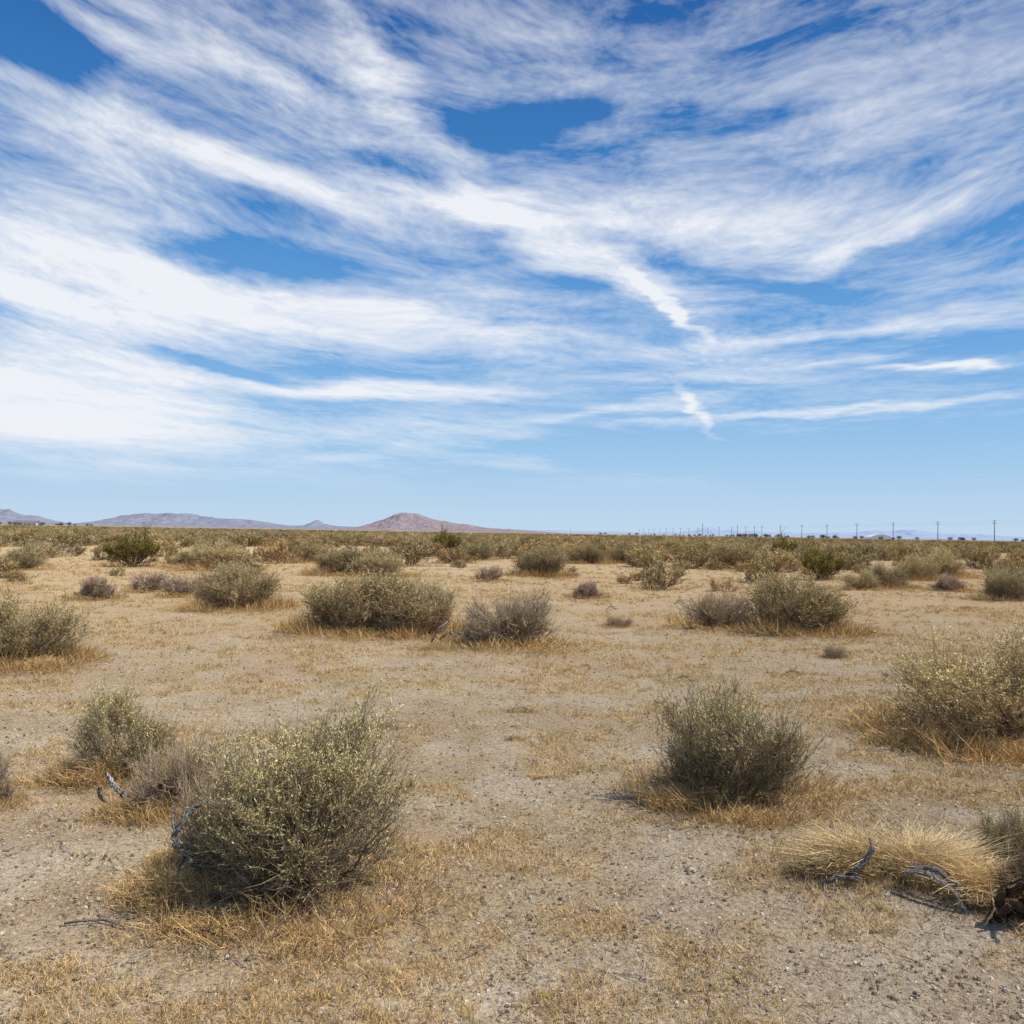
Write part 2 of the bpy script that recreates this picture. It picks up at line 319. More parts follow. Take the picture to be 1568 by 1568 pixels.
a2 = gmesh.color_attributes.new('Bits', 'FLOAT_COLOR', 'POINT'); b4 = np.ones((len(V), 4), np.float32); b4[:, :3] = gme_bits; a2.data.foreach_set('color', b4.ravel())
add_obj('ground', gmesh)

# ------------------------------------------------------------------ dry grass mat (one object), twig litter, gravel
def field(n, ymin, ymax, p=1.0):
    y = ymin * (ymax / ymin) ** (rng.random(n) ** p); x = rng.uniform(-.75, .75, n) * (y + .6); return x, y
g = Geo(); x, y = field(1000000, 2.2, 34); gmk = grassmask(x, y) * (fbm(x * 7, y * 7, 31, 2) ** 2 * 4)
k = rng.random(len(x)) < gmk * .40 + .035; x = x[k]; y = y[k]; n = len(x)
A = np.stack([x, y, hgt(x, y) - .001], -1); D = nrm(np.stack([rng.normal(0, 1, n), rng.normal(0, 1, n), np.abs(rng.normal(.2, .45, n))], -1))
Lg = (.010 + .026 * rng.random(n) ** 2) * (1 + .05 * y)
cc = np.array([.72, .50, .23])[None] * (.45 + .8 * rng.random((n, 1))) + rng.random((n, 1)) ** 3 * np.array([.10, .13, .14])
g.blades(A, D, Lg, .0014 + .0003 * y, cc, rng, 1)
# small standing tufts
cx, cy = field(80000, 2.3, 45); k = rng.random(len(cx)) < grassmask(cx, cy) ** 1.5 * .6 + .03; cx = cx[k]; cy = cy[k]; nt_ = len(cx)
nb = 16; kk = np.repeat(np.arange(nt_), nb); n = len(kk); rad = (.012 + .03 * rng.random(nt_) ** 2) * (1 + .04 * cy)
x = cx[kk] + rng.normal(0, 1, n) * rad[kk]; y = cy[kk] + rng.normal(0, 1, n) * rad[kk]
A = np.stack([x, y, hgt(x, y) - .002], -1); D = nrm(np.stack([rng.normal(0, .6, n), rng.normal(0, .6, n), np.full(n, .8)], -1))
tc_ = (.55 + .6 * rng.random((nt_, 1))) * np.where(rng.random((nt_, 1)) < .3, np.array([[.76, .61, .37]]), np.array([[.72, .49, .21]]))
g.blades(A, D, (.012 + .040 * rng.random(n) ** 1.5) * (1 + .05 * y), .0014 + .0003 * y, tc_[kk] * (.6 + .6 * rng.random((n, 1))), rng, 1)
add_obj('dry_grass_patches', g.mesh('dry_grass_patches', PM))
g = Geo(); x, y = field(36000, 2.3, 18); k = rng.random(len(x)) < .4 + .6 * near_shrub(x, y); x = x[k]; y = y[k]; n = len(x)
a = rng.uniform(0, 6.28, n); Ln = .012 + .06 * rng.random(n) ** 4
A = np.stack([x, y, hgt(x, y) + .003], -1); D = np.stack([np.cos(a), np.sin(a), rng.normal(0, .12, n)], -1)
t = np.linspace(0, 1, 3)[None, :, None]; T = A[:, None] + D[:, None] * Ln[:, None, None] * t; T[:, 1] += rng.normal(0, .003, (n, 3))
g.tubes(T, np.ones((n, 3)) * (.0008 + .0014 * rng.random((n, 1))), np.repeat((np.array([.15, .11, .085])[None] * (.5 + 1.2 * rng.random((n, 1))))[:, None], 3, 1), rng)
add_obj('twig_litter', g.mesh('twig_litter', PM))
x, y = field(80000, 2.2, 16); n = len(x); sz = (.0018 + .0085 * rng.random(n) ** 5) * (1 + .05 * y)
cube = np.array([[-1, -1, -1], [1, -1, -1], [1, 1, -1], [-1, 1, -1], [-1, -1, 1], [1, -1, 1], [1, 1, 1], [-1, 1, 1]], float) * .7
V = cube[None] * (1 + rng.uniform(-.35, .35, (n, 8, 3))); V[:, 4:, :2] *= .65; V = V * sz[:, None, None]; V[:, :, 2] *= .6
V += np.stack([x, y, hgt(x, y) + sz * .25], -1)[:, None]
F = np.array([[0, 3, 2, 1], [4, 5, 6, 7], [0, 1, 5, 4], [1, 2, 6, 5], [2, 3, 7, 6], [3, 0, 4, 7]])[None] + np.arange(n)[:, None, None] * 8
cc = np.where(rng.random((n, 1)) < .40, np.array([[.62, .53, .42]]), np.array([[.30, .23, .16]])) * (.55 + .7 * rng.random((n, 1)))
add_obj('gravel', build_mesh('gravel', V.reshape(-1, 3), F.reshape(-1, 4), np.repeat(cc, 8, 0), None, (M_WOOD,), False))

# ------------------------------------------------------------------ dead branches
def branch(name, pts, r0, r1, col=(.26, .235, .215), seed=1, forks=2, fl=.3):
    r = np.random.default_rng(seed); g = Geo()
    def one(p, ra, rb):
        p = np.array(p, float); m = len(p); S = 28; tt = np.linspace(0, m - 1, S)
        Q = np.stack([np.interp(tt, range(m), p[:, i]) for i in range(3)], -1)
        for _ in range(3): Q[1:-1] = (Q[:-2] + 2 * Q[1:-1] + Q[2:]) / 4
        Q[1:-1] += r.normal(0, ra * .3, (S - 2, 3))
        R = np.linspace(ra, rb, S) * (1 + .25 * r.normal(size=S).clip(-1, 1)); R[-1] *= .4
        C = np.array(col)[None] * (.6 + .7 * r.random((S, 1)))
        for k in range(4):
            off = r.normal(0, ra * .5, 3); g.tubes((Q + off)[None], (R * (.65 if k == 0 else .35))[None], (C * (.4 + .8 * r.random()))[None], r, 6)
        return Q
    Q = one(pts, r0, r1)
    for f in range(forks):
        i = int(r.integers(6, 25)); d = nrm(Q[i] - Q[i - 4] + r.normal(0, .03, 3)); l = np.linalg.norm(Q[-1] - Q[0]) * r.uniform(.5, 1) * fl
        e = Q[i] + nrm(d + r.normal(0, .6, 3)) * l; e[2] = max(e[2], .02); mm = (Q[i] + e) / 2 + r.normal(0, l * .15, 3)
        one([Q[i], mm, e], r0 * .4, r1 * .3)
    return add_obj(name, g.mesh(name, PM, True))
def gz(x, y, dz): return (x, y, float(hgt(x, y)) + dz)
branch('dead_branch', [gz(-1.30, 4.00, .10), gz(-1.35, 3.96, .16), gz(-1.40, 3.93, .23), gz(-1.39, 3.95, .31), gz(-1.33, 4.03, .37), gz(-1.24, 4.2, .42)], .017, .008, (.24, .23, .23), 3, 4)
branch('dead_branch', [gz(-2.20, 5.40, .03), gz(-2.23, 5.35, .09), gz(-2.30, 5.42, .11), gz(-2.40, 5.6, .09)], .016, .010, (.33, .31, .285), 4, 0)
branch('dead_branch', [gz(-1.98, 5.1, .02), gz(-1.93, 5.12, .12), gz(-1.84, 5.2, .20)], .012, .006, (.30, .28, .26), 44, 3)
branch('dead_branch', [gz(-.98, 12.9, .05), gz(-.85, 12.8, .18), gz(-.75, 12.8, .10), gz(-.6, 12.9, .26)], .022, .010, (.34, .31, .28), 5, 6)
branch('dead_branch', [gz(-1.1, 13.0, .03), gz(-.98, 12.8, .22), gz(-.85, 13.0, .30)], .018, .01, (.26, .22, .20), 6, 5)
for i, (dx, dy) in enumerate([(0, 0), (.035, .03), (.07, .08)]):
    branch('dead_branch', [gz(1.76 + dx, 4.14 + dy, .10), gz(1.84 + dx, 4.07 + dy, .13 - .01 * i), gz(1.91 + dx, 4.0 + dy, .08), gz(1.945 + dx, 3.96 + dy, .01)], .010, .006, (.32, .30, .29), 7 + 30 * i, 2, .25)
branch('dead_branch', [gz(1.52, 4.22, .03), gz(1.56, 4.19, .08), gz(1.63, 4.22, .13), gz(1.68, 4.28, .14)], .011, .007, (.22, .21, .20), 8, 4, .4)
branch('dead_branch', [gz(1.42, 4.2, .02), gz(1.48, 4.18, .06), gz(1.58, 4.18, .05)], .010, .006, (.28, .26, .24), 18, 4, .4)
branch('dead_branch', [gz(-1.75, 3.72, .012), gz(-1.6, 3.74, .018), gz(-1.5, 3.70, .012)], .004, .0022, (.24, .19, .15), 9, 7, .5)
branch('dead_branch', [gz(-1.3, 3.75, .01), gz(-1.12, 3.68, .06), gz(-.95, 3.75, .04), gz(-.75, 3.85, .08)], .0045, .0025, (.24, .19, .155), 10, 9, .5)
branch('dead_branch', [gz(-1.25, 3.9, .02), gz(-1.1, 3.8, .10), gz(-.9, 3.85, .07), gz(-.7, 3.8, .03)], .005, .0025, (.26, .21, .17), 11, 9, .5)
branch('dead_branch', [gz(-1.2, 3.62, .02), gz(-1.12, 3.55, .05), gz(-1.0, 3.52, .03)], .004, .0025, (.2, .155, .12), 21, 9, .6)
branch('dead_branch', [gz(-1.55, 3.20, .01), gz(-1.52, 3.25, .012), gz(-1.47, 3.31, .015)], .008, .005, (.78, .60, .36), 12, 0)
branch('dead_branch', [gz(-.16, 3.55, .005), gz(-.11, 3.6, .012), gz(-.07, 3.66, .006)], .003, .002, (.40, .33, .26), 13, 1)
branch('dead_branch', [gz(.4, 3.45, .005), gz(.46, 3.4, .012), gz(.54, 3.38, .006)], .002, .001, (.25, .2, .16), 14, 1)
branch('dead_branch', [gz(-.32, 5.1, .01), gz(-.25, 5.12, .012), gz(-.16, 5.1, .012)], .0035, .002, (.75, .6, .38), 15, 0)
branch('dead_branch', [gz(2.01, 3.88, .02), gz(2.03, 3.84, .14), gz(2.10, 3.8, .20), gz(2.25, 3.8, .20), gz(2.4, 3.9, .08)], .022, .012, (.17, .115, .075), 16, 10, .4)
branch('dead_branch', [gz(2.00, 3.88, .02), gz(2.08, 3.83, .08), gz(2.22, 3.83, .10), gz(2.4, 3.9, .02)], .028, .015, (.13, .085, .055), 17, 10, .4)
branch('dead_branch', [gz(1.96, 3.84, .005), gz(1.99, 3.82, .08), gz(1.98, 3.84, .17)], .006, .003, (.7, .52, .28), 71, 2, .4)
for i, (bx, by) in enumerate([(-.98, 7.45), (.10, 8.35), (1.9, 10.2), (3.3, 10.9), (2.1, 19.5), (3.9, 21.5), (-3.0, 19.5)]):
    branch('dead_branch', [gz(bx - .12, by, .01), gz(bx, by + .03, .02 + .003 * by), gz(bx + .12, by - .02, .012)], .003 + .0004 * by, .002, (.36, .29, .22), 60 + i, 12, .7)

# ------------------------------------------------------------------ dry grass clump
def grass_clump(name, cx, cy, a, b, n, L0, L1, lean, col, seed, bottom=(.30, .19, .08)):
    r = np.random.default_rng(seed); g = Geo()
    u = r.normal(0, .45, (n, 2)); u = u[(u ** 2).sum(1) < 1.1]; n = len(u)
    x = cx + u[:, 0] * a; y = cy + u[:, 1] * b; A = np.stack([x, y, hgt(x, y)], -1)
    D = nrm(np.stack([r.normal(lean[0], .42, n), r.normal(lean[1], .42, n), np.full(n, 1.)], -1)); Ln = (L0 + (L1 - L0) * r.random(n) * np.clip(1.2 - (u ** 2).sum(1), .3, 1)) * (.45 + 1.1 * fbm(x * 14, y * 14, seed, 2))
    t = np.linspace(0, 1, 4)[None, :, None]; T = A[:, None] + D[:, None] * Ln[:, None, None] * t
    bend = r.normal(0, .35, (n, 1, 2)) + np.array(lean)[None, None] * .8; T[:, :, :2] += bend * Ln[:, None, None] * t ** 2; T[:, :, 2] -= (Ln[:, None] * .25) * t[..., 0] ** 2.5
    C = (np.array(bottom) * (1 - t) + np.array(col) * t) * (.55 + .75 * r.random((n, 1, 1)))
    g.tubes(T, np.array([.0013, .0012, .0010, .0004])[None] * np.ones((n, 1)), C, r, 3, 1)
    return add_obj(name, g.mesh(name, PM))
GC = (.94, .74, .41)
grass_clump('dry_grass_clump', 1.60, 4.38, .22, .15, 3600, .06, .25, (-.2, 0), GC, 1, (.54, .37, .17))
grass_clump('dry_grass_clump', 1.93, 4.30, .20, .14, 4000, .07, .29, (.15, .05), GC, 2, (.54, .37, .17))
grass_clump('dry_grass_clump', 2.08, 4.12, .16, .14, 3000, .06, .24, (.1, -.3), GC, 3, (.54, .37, .17))
for i, (cx, cy, a, n_, L1) in enumerate([(.06, 7.0, .10, 200, .06), (-1.5, 4.45, .25, 900, .14), (-1.42, 4.0, .30, 2600, .17), (-2.6, 5.75, .34, 2300, .20), (.98, 5.5, .20, 1500, .18), (1.35, 5.2, .3, 1100, .11),
     (-1.6, 3.3, .25, 400, .05), (.2, 6.1, .10, 150, .05), (3.1, 7.3, .38, 2100, .19), (3.9, 6.9, .55, 3200, .19), (-.3, 12.5, .3, 500, .14), (4.6, 14.9, .8, 1900, .28), (-6.0, 17.8, .5, 1300, .35), (-1.0, 12.4, .4, 900, .14), (-1.2, 3.65, .3, 1500, .09),
     (-2.0, 5.1, .3, 1900, .15), (-5.2, 10.3, .6, 1900, .2), (-2.3, 14.0, .9, 2300, .22), (-.98, 7.45, .2, 400, .07), (.10, 8.35, .2, 400, .07), (-.7, 3.55, .3, 700, .06), (-6.6, 32, 1.0, 900, .6), (.5, 12.3, .5, 600, .12), (5.6, 15.2, .6, 1000, .25), (-9.2, 19.8, .5, 500, .2), (-7.2, 20.8, .5, 500, .2), (2.2, 3.75, .2, 900, .09)]):
    grass_clump('dry_grass_tuft', cx, cy, a, a * .7, n_, .02, L1, (0, 0), (.80, .56, .26), 20 + i, (.42, .28, .125))

# ------------------------------------------------------------------ mountains
def mountain(name, dist, prof, depth, col_a, col_b, seed):
    f = 1425.
    px = np.array([p[0] for p in prof], float); ph = np.array([p[1] for p in prof], float)
    bx = (px) / f * dist; bh = ph / f * dist
    nx, ny = 420, 60; x = np.linspace(bx[0], bx[-1], nx); t = np.linspace(-1, 1, ny)
    H = np.interp(x, bx, bh); unit = dist * .012
    H = H * (1 + .16 * (fbm(x / unit, x * 0, seed, 4) - .5) * 2)
    Xg, Tg = np.meshgrid(x, t); Hg = np.repeat(H[None], ny, 0)
    Yg = dist + Tg * depth
    rid = 1 - np.abs(fbm(Xg / (unit * .9) + .6 * Tg, Yg / (unit * 1.8), seed + 5, 4) - .5) * 2 * 1.6
    c = .25 * (fbm(Xg / unit * .5, Tg * 0, seed + 9, 2) - .5)
    sh = np.clip(1 - np.abs(Tg - c) / 1.0, 0, 1) ** 1.3
    Zg = Hg * sh * (1 - .45 * (1 - rid) * (1 - sh ** 3)) - 2
    V = np.stack([Xg, Yg, Zg], -1).reshape(-1, 3)
    ii = (np.arange(ny - 1)[:, None] * nx + np.arange(nx - 1)[None]).ravel(); F = np.stack([ii, ii + 1, ii + nx + 1, ii + nx], -1)
    m, nt = new_mat(name + '_hazed_rock'); N = nt.nodes; L = nt.links
    out = N.new('ShaderNodeOutputMaterial'); b = N.new('ShaderNodeBsdfDiffuse'); L.new(b.outputs[0], out.inputs[0])
    tc = N.new('ShaderNodeTexCoord'); nz = N.new('ShaderNodeTexNoise'); nz.inputs['Scale'].default_value = 1 / (unit * .7); nz.inputs['Detail'].default_value = 8; L.new(tc.outputs['Object'], nz.inputs['Vector'])
    cr = N.new('ShaderNodeValToRGB'); cr.color_ramp.elements[0].position = .38; cr.color_ramp.elements[1].position = .64
    cr.color_ramp.elements[0].color = col_a + (1,); cr.color_ramp.elements[1].color = col_b + (1,)  # rock tones carry the bluish distance haze in their colour
    L.new(nz.outputs['Fac'], cr.inputs[0]); L.new(cr.outputs[0], b.inputs['Color'])
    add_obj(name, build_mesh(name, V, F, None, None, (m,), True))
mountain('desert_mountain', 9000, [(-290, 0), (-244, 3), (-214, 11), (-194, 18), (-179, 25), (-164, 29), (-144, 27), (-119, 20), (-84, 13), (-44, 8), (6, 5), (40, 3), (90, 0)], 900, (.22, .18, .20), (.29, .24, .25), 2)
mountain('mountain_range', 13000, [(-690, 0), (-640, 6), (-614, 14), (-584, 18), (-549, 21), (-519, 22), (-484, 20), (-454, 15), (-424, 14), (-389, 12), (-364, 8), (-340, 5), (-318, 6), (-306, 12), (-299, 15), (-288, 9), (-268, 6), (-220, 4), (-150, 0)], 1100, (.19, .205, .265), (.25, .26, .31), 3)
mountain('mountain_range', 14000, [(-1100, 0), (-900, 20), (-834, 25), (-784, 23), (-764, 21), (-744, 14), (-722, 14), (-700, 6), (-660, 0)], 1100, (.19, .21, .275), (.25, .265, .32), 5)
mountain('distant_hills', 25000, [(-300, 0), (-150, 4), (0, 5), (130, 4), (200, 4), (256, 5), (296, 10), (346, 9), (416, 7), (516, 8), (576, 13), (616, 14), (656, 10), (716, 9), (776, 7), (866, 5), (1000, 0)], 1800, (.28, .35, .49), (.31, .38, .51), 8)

# ------------------------------------------------------------------ utility poles and power lines
M_POLE = simple_mat('pole_wood', (.16, .13, .115), .9, .3, 3); M_WIRE = simple_mat('wire', (.05, .05, .05), .6); M_INS = simple_mat('insulator', (.3, .3, .32), .4)
def pole_mesh():
    g = Geo(); r = np.random.default_rng(1)
    g.tubes(np.array([[[0, 0, -.5], [0, 0, 6], [0, 0, 12.2]]], float), np.array([[.24, .2, .16]]), np.ones((1, 3, 3)), r, 8, 0)
    for z in (11.6, 10.4):
        g.tubes(np.array([[[-1.3, .16, z], [1.3, .16, z]]], float), np.array([[.07, .07]]), np.ones((1, 2, 3)), r, 4, 0)
        for x in (-1.2, -.6, .6, 1.2): g.tubes(np.array([[[x, .16, z + .05], [x, .16, z + .3]]], float), np.array([[.05, .04]]), np.ones((1, 2, 3)), r, 6, 1)
    return g.mesh('utility_pole', (M_POLE, M_INS))
pm = pole_mesh(); px_ = 250.; py = [482 + 64 * k for k in range(-2, 22)]
for y in py: add_obj('utility_pole', pm, (px_, y, float(hgt(px_, y))))
g = Geo()
for x in (-1.2, 1.2):
    for z in (11.9, 10.7):
        for a, b in zip(py[:-1], py[1:]):
            t = np.linspace(0, 1, 8); g.tubes(np.stack([np.full(8, px_ + x), a + (b - a) * t + .16, z - 1.0 * 4 * t * (1 - t)], -1)[None], np.full((1, 8), .010), np.ones((1, 8, 3)), rng, 3)
add_obj('power_line', g.mesh('power_line', (M_WIRE,)))
for (x, y) in [(262, 1080), (300, 1150), (205, 1000), (-8, 2300), (120, 1900)]:
    add_obj('utility_pole', pm, (x, y, 0), .7, (1.2, 1.2, 1.2))

# ------------------------------------------------------------------ far buildings and trees
WHT = simple_mat('white_metal', (.65, .66, .67), .5); TAN = simple_mat('stucco', (.45, .38, .30), .9, .1, 1); ROOF = simple_mat('roof_shingle', (.2, .17, .16), .9, .2, 1); GLS = simple_mat('window_glass', (.03, .035, .04), .1)
def part(name, V, F, mat, parent):
    me = bpy.data.meshes.new(name); me.from_pydata(V, [], F); me.materials.append(mat); o = bpy.data.objects.new(name, me); scene.collection.objects.link(o); o.parent = parent; return o
def boxv(x0, x1, y0, y1, z0, z1):
    return [(x0, y0, z0), (x1, y0, z0), (x1, y1, z0), (x0, y1, z0), (x0, y0, z1), (x1, y0, z1), (x1, y1, z1), (x0, y1, z1)], [(0, 3, 2, 1), (4, 5, 6, 7), (0, 1, 5, 4), (1, 2, 6, 5), (2, 3, 7, 6), (3, 0, 4, 7)]
def house(x, y, w, d, h, wall, roof):
    e = bpy.data.objects.new('desert_house', None); e.location = (x, y, 0); scene.collection.objects.link(e)
    V, F = boxv(-w / 2, w / 2, -d / 2, d / 2, -.3, h); part('walls', V, F, wall, e)
    V = [(-w / 2 - .4, -d / 2 - .4, h + .01), (w / 2 + .4, -d / 2 - .4, h + .01), (w / 2 + .4, d / 2 + .4, h + .01), (-w / 2 - .4, d / 2 + .4, h + .01), (-w / 2 - .4, 0, h + d * .22), (w / 2 + .4, 0, h + d * .22)]
    part('roof', V, [(0, 1, 5, 4), (2, 3, 4, 5), (0, 4, 3), (1, 2, 5), (0, 3, 2, 1)], roof, e)
    for i in range(3):
        cx = -w / 2 + w * (i + .5) / 3 + .6; V, F = boxv(cx - .6, cx + .6, -d / 2 - .04, -d / 2 + .05, 1, 2.2); part('window_%d' % (i + 1), V, F, GLS, e)
    V, F = boxv(-.5 - w * .1, .4 - w * .1, -d / 2 - .05, -d / 2 + .05, 0, 2.1); part('door', V, F, roof, e)
for a in [(300, 1200, 14, 9, 3, WHT, ROOF), (-475, 920, 14, 9, 3.5, WHT, ROOF), (-500, 950, 14, 9, 3.6, TAN, ROOF)]:
    house(*a)
e = bpy.data.objects.new('quonset_barn', None); e.location = (354, 900, 0); scene.collection.objects.link(e)
n = 24; Lb = 8; w = 11; hb = 5.2; V = []
for yy in (-Lb, Lb):
    for i in range(n + 1):
        a = math.pi * i / n; V.append((-w * math.cos(a), yy, hb * math.sin(a) ** .9))
F = [(i, i + 1, n + 2 + i, n + 1 + i) for i in range(n)]; part('arched_roof', V, F, WHT, e)
part('front_wall', [(v[0] * .985, -Lb + .05, v[2] * .985) for v in V[:n + 1]], [tuple(range(n + 1))], WHT, e)
Vd, Fd = boxv(-2.2, 2.2, -Lb - .02, -Lb + .04, 0, 3.4); part('door', Vd, Fd, ROOF, e)
g = Geo(); r = np.random.default_rng(5)
tp = [(x, 960 + r.uniform(-60, 60)) for x in list(r.uniform(235, 400, 34)) + list(r.uniform(-540, -440, 22)) + list(r.uniform(420, 600, 14))] + [(x, 1700 + r.uniform(-60, 60)) for x in r.uniform(150, 500, 40)]
for x, y in tp:
    h = r.uniform(2.5, 4.6); g.tubes(np.array([[[x, y, -.2], [x + .1, y, h * .5], [x, y, h * .8]]]), np.array([[.2, .14, .06]]), np.full((1, 3, 3), .08), r, 5)
    n = 260; u = nrm(r.normal(size=(n, 3))) * (r.random((n, 1)) ** .4); lob = .7 + .5 * vnoise(u[:, 0] * 3 + x, u[:, 2] * 3, 3)
    A = np.array([x, y, h * .62]) + u * np.array([h * .7, h * .5, h * .42]) * lob[:, None]
    g.blades(A, nrm(r.normal(size=(n, 3))), h * .16, h * .09, np.array([.11, .12, .09])[None] * (.5 + r.random((n, 1))), r, 1)
add_obj('distant_tree_row', g.mesh('distant_tree_row', PM))

# ------------------------------------------------------------------ sun + sky
EL, AZ = math.radians(59), math.radians(98)
sv = Vector((math.cos(EL) * math.sin(AZ), math.cos(EL) * math.cos(AZ), math.sin(EL)))
ld = bpy.data.lights.new('sun', 'SUN'); ld.energy = 5.0; ld.angle = math.radians(.53); ld.color = (1, .94, .85)
lo = bpy.data.objects.new('sun', ld); lo.rotation_euler = sv.to_track_quat('Z', 'Y').to_euler(); scene.collection.objects.link(lo)

w = bpy.data.worlds.new('World'); scene.world = w; w.use_nodes = True; nt = w.node_tree; N = nt.nodes; L = nt.links; N.clear()
try: w.cycles.sampling_method = 'NONE'
except Exception: pass
out = N.new('ShaderNodeOutputWorld'); bg = N.new('ShaderNodeBackground'); bg.inputs[1].default_value = .10; L.new(bg.outputs[0], out.inputs[0])
sky = N.new('ShaderNodeTexSky'); sky.sky_type = 'NISHITA'; sky.sun_disc = False; sky.sun_elevation = EL; sky.sun_rotation = AZ; sky.altitude = 800; sky.dust_density = .6; sky.ozone_density = 2.0
tc = N.new('ShaderNodeTexCoord'); sx = N.new('ShaderNodeSeparateXYZ'); L.new(tc.outputs['Generated'], sx.inputs[0])
def M2(op, a, b=None, c=None, clamp=False):
    q = N.new('ShaderNodeMath'); q.operation = op; q.use_clamp = clamp
    for i, v in enumerate((a, b, c)):
        if v is None: continue
        if isinstance(v, (int, float)): q.inputs[i].default_value = v
        else: L.new(v, q.inputs[i])
    return q.outputs[0]
xx, yy, zz = sx.outputs
azm = M2('ARCTAN2', xx, yy)
hor = M2('SQRT', M2('MULTIPLY_ADD', xx, xx, M2('MULTIPLY', yy, yy)))
tel = M2('MINIMUM', M2('DIVIDE', M2('MAXIMUM', zz, 0.), M2('MAXIMUM', hor, .02)), 6.)
def comb(a, b, c=0.):
    q = N.new('ShaderNodeCombineXYZ')
    for i, v in enumerate((a, b, c)):
        if isinstance(v, (int, float)): q.inputs[i].default_value = v
        else: L.new(v, q.inputs[i])
    return q.outputs[0]
def nz(vec, sc, det=5, rough=.55, colr=False, dist=0):
    q = N.new('ShaderNodeTexNoise'); q.noise_dimensions = '2D'; q.inputs['Scale'].default_value = sc; q.inputs['Detail'].default_value = det; q.inputs['Roughness'].default_value = rough; q.inputs['Distortion'].default_value = dist
    L.new(vec, q.inputs['Vector']); return q.outputs['Color' if colr else 'Fac']
def mr(v, a, b, c=0., d=1., smooth=False):
    q = N.new('ShaderNodeMapRange'); q.inputs['From Min'].default_value = a; q.inputs['From Max'].default_value = b; q.inputs['To Min'].default_value = c; q.inputs['To Max'].default_value = d
    if smooth: q.interpolation_type = 'SMOOTHSTEP'
    L.new(v, q.inputs['Value']); return q.outputs[0]
def vmath(op, a, b, c=None):
    q = N.new('ShaderNodeVectorMath'); q.operation = op
    for i, v in enumerate((a, b, c)):
        if v is None: continue
        if isinstance(v, tuple): q.inputs[i].default_value = v
        else: L.new(v, q.inputs[i])
    return q.outputs['Value' if op == 'DOT_PRODUCT' else 0]
ud = M2('SUBTRACT', azm, .16); wv = M2('DIVIDE', tel, M2('MULTIPLY_ADD', M2('MULTIPLY', ud, ud), .8, 1.))
lw = M2('LOGARITHM', M2('ADD', wv, .12), math.e)
fib = comb(azm, lw)
warp = vmath('SUBTRACT', nz(vmath('MULTIPLY', fib, (2.4, 2.4, 1)), 1., 2, .5, True), (.5, .5, .5))
fibw = vmath('MULTIPLY_ADD', warp, (.22, .15, 0), fib)
f1 = nz(vmath('MULTIPLY', fibw, (3.0, 7.0, 1)), 1.5, 5, .56)
f2 = nz(vmath('MULTIPLY', fibw, (9.0, 16., 1)), 1.6, 4, .58)
f3 = nz(vmath('MULTIPLY', fibw, (34., 38., 1)), 1.8, 2, .6)
warp2 = vmath('SUBTRACT', nz(vmath('MULTIPLY', fib, (6., 7., 1)), 1., 4, .6, True), (.5, .5, .5))
Pw = vmath('MULTIPLY_ADD', warp, (.10, .03, 0), vmath('MULTIPLY_ADD', warp2, (.12, .036, 0), comb(azm, tel, 1.)))
# (bearing, height, half length, half width, slope deg, strength) of the cirrus bands
STR = [(100,608,380,66,3,1.15),(140,455,370,52,5,.9),(560,492,400,38,6,.9),(600,594,250,18,-3,1.1),(350,252,440,26,15,.75),(60,340,300,80,10,.45),(20,150,240,32,20,.4),
 (570,120,250,34,44,.5),(300,65,300,38,10,.36),(750,312,260,28,6,.7),(890,395,260,30,22,.7),(1015,466,110,10,38,.85),(1130,335,280,42,2,.45),(1340,355,200,16,-22,.5),
 (1330,200,360,80,-30,.15),(1430,562,110,5,0,.8),(1310,624,330,7,-3,.65),(1045,630,52,11,60,.7),(1220,508,330,14,-6,.55),(760,60,220,60,-15,.2),(650,655,300,20,-6,.35),
 (200,700,500,36,2,.38),(1080,575,260,14,-4,.4),(1500,260,250,32,-20,.2),(480,200,260,50,25,.22),(960,625,300,8,-8,.4),(1000,260,260,40,-10,.18),(120,240,300,30,12,.3),
 (1250,545,260,9,4,.3),(1450,480,200,12,-6,.3),(620,690,260,9,-10,.3),(780,705,200,7,4,.25),(1100,640,300,7,-5,.3),(700,440,200,16,8,.2),
 (790,182,140,30,-14,-.55),(400,395,180,26,4,-.45),(320,560,200,8,6,-.6),(40,40,170,60,10,-.4),(860,440,90,16,10,-.3),(1260,435,140,14,8,-.35),(600,265,120,14,15,-.35),(60,110,110,18,22,-.3),(1480,540,170,16,0,-.2),(1300,690,500,30,0,-.2)]
acc = None
for (px, py_, hl, hw, ang, it) in STR:
    U = (px - 784) / 1425.; Vv = (815 + (px - 784) * .0165 - py_) / 1425.; az_ = math.atan(U); te = Vv * math.cos(az_)
    sxx = hl / 1425. * 1.2 * (math.cos(az_) ** 1.5); syy = hw / 1425. * 1.8; a = math.radians(-ang); ca, sa = math.cos(a), math.sin(a)
    u = vmath('DOT_PRODUCT', Pw, (ca / sxx, sa / sxx, -(ca * az_ + sa * te) / sxx))
    v = vmath('DOT_PRODUCT', Pw, (-sa / syy, ca / syy, -(-sa * az_ + ca * te) / syy))
    r2 = M2('MULTIPLY_ADD', u, u, M2('MULTIPLY', v, v))
    gr = M2('MAXIMUM', M2('SUBTRACT', 1., r2), 0.); gr = M2('MULTIPLY', gr, gr)
    acc = M2('MULTIPLY_ADD', gr, it, acc if acc is not None else .0)
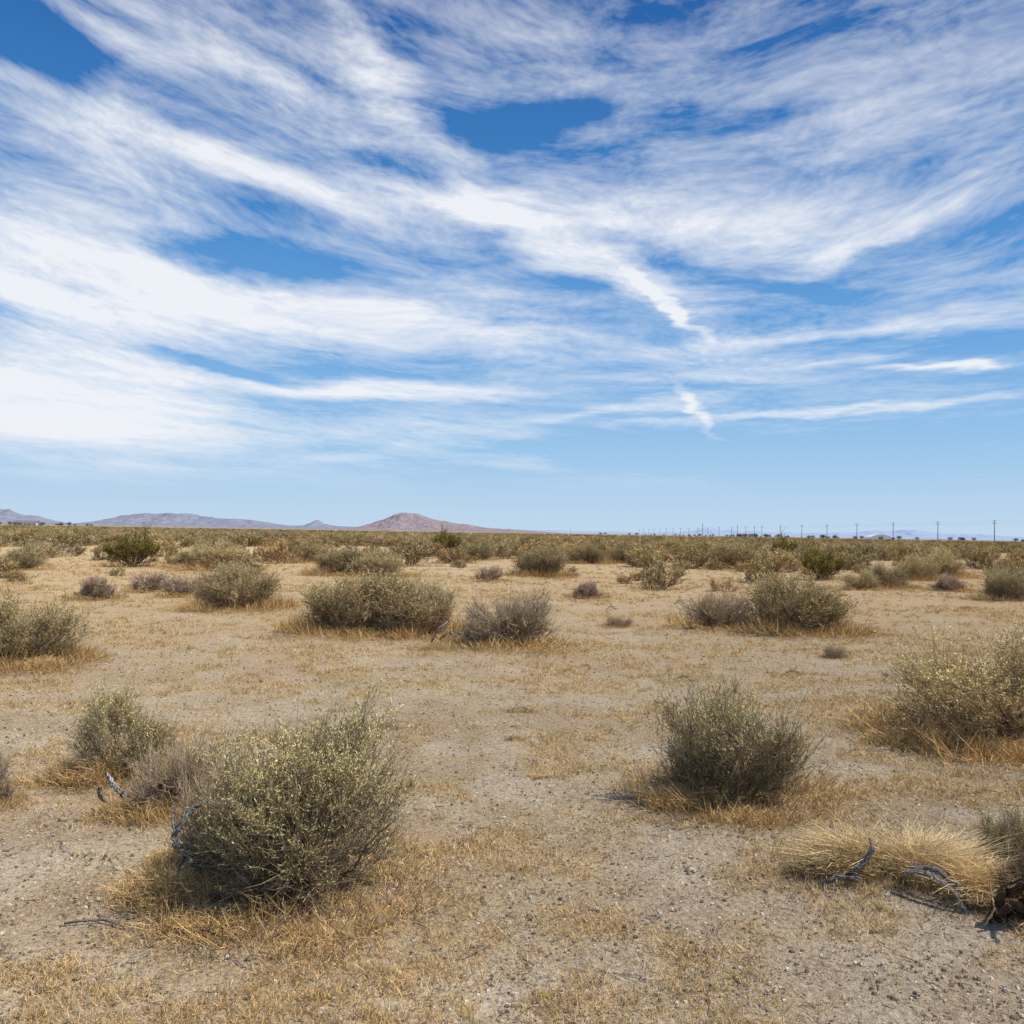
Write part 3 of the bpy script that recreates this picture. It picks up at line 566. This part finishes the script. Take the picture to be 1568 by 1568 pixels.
fibres = M2('ADD', M2('MULTIPLY', mr(f1, .3, .7), .58), M2('MULTIPLY_ADD', mr(f2, .3, .7), .26, M2('MULTIPLY', mr(f3, .3, .7), .16)))
acc = M2('ADD', acc, mr(tel, .08, .26, 0., .20, True))
acc = M2('MINIMUM', acc, 1.06)
dens = M2('ADD', acc, M2('MULTIPLY', M2('SUBTRACT', fibres, .53), mr(acc, -.2, .45, .42, .95)))
alpha = mr(dens, -.03, 1.06, 0, 1.0, False)
alpha = M2('MULTIPLY', alpha, mr(tel, .015, .09, 0, 1, True)); alpha = M2('MINIMUM', alpha, .96)
alpha = M2('MULTIPLY', alpha, mr(tel, .7, 1.6, 1, .25))
cr = N.new('ShaderNodeValToRGB'); e = cr.color_ramp
e.elements[0].position = 0; e.elements[0].color = (.53, .70, .885, 1); e.elements[1].position = 1; e.elements[1].color = (.014, .115, .39, 1)
for p_, c_ in [(.16, (.32, .565, .85, 1)), (.34, (.145, .39, .76, 1)), (.6, (.05, .235, .59, 1))]:
    q = e.elements.new(p_); q.color = c_
L.new(mr(tel, 0, .58), cr.inputs[0])
ten = vmath('MULTIPLY', cr.outputs[0], (10., 10., 10.))
mx = N.new('ShaderNodeMix'); mx.data_type = 'RGBA'; mx.inputs['Factor'].default_value = .90; L.new(sky.outputs[0], mx.inputs['A']); L.new(ten, mx.inputs['B'])
m2 = N.new('ShaderNodeMix'); m2.data_type = 'RGBA'; L.new(alpha, m2.inputs['Factor']); L.new(mx.outputs['Result'], m2.inputs['A']); m2.inputs['B'].default_value = (8.8, 9.05, 9.5, 1)
L.new(m2.outputs['Result'], bg.inputs[0])

# ------------------------------------------------------------------ camera
cd = bpy.data.cameras.new('camera'); cd.sensor_width = 36; cd.lens = 36 * 1425 / 1568; cd.clip_start = .05; cd.clip_end = 80000
co = bpy.data.objects.new('camera', cd); scene.collection.objects.link(co)
co.matrix_world = Matrix.Translation((0, 0, 1.6)) @ Matrix.Rotation(math.radians(90 + 1.25), 4, 'X') @ Matrix.Rotation(math.radians(.95), 4, 'Z')
scene.camera = co
scene.view_settings.view_transform = 'Standard'; scene.view_settings.look = 'None'; scene.view_settings.exposure = 0
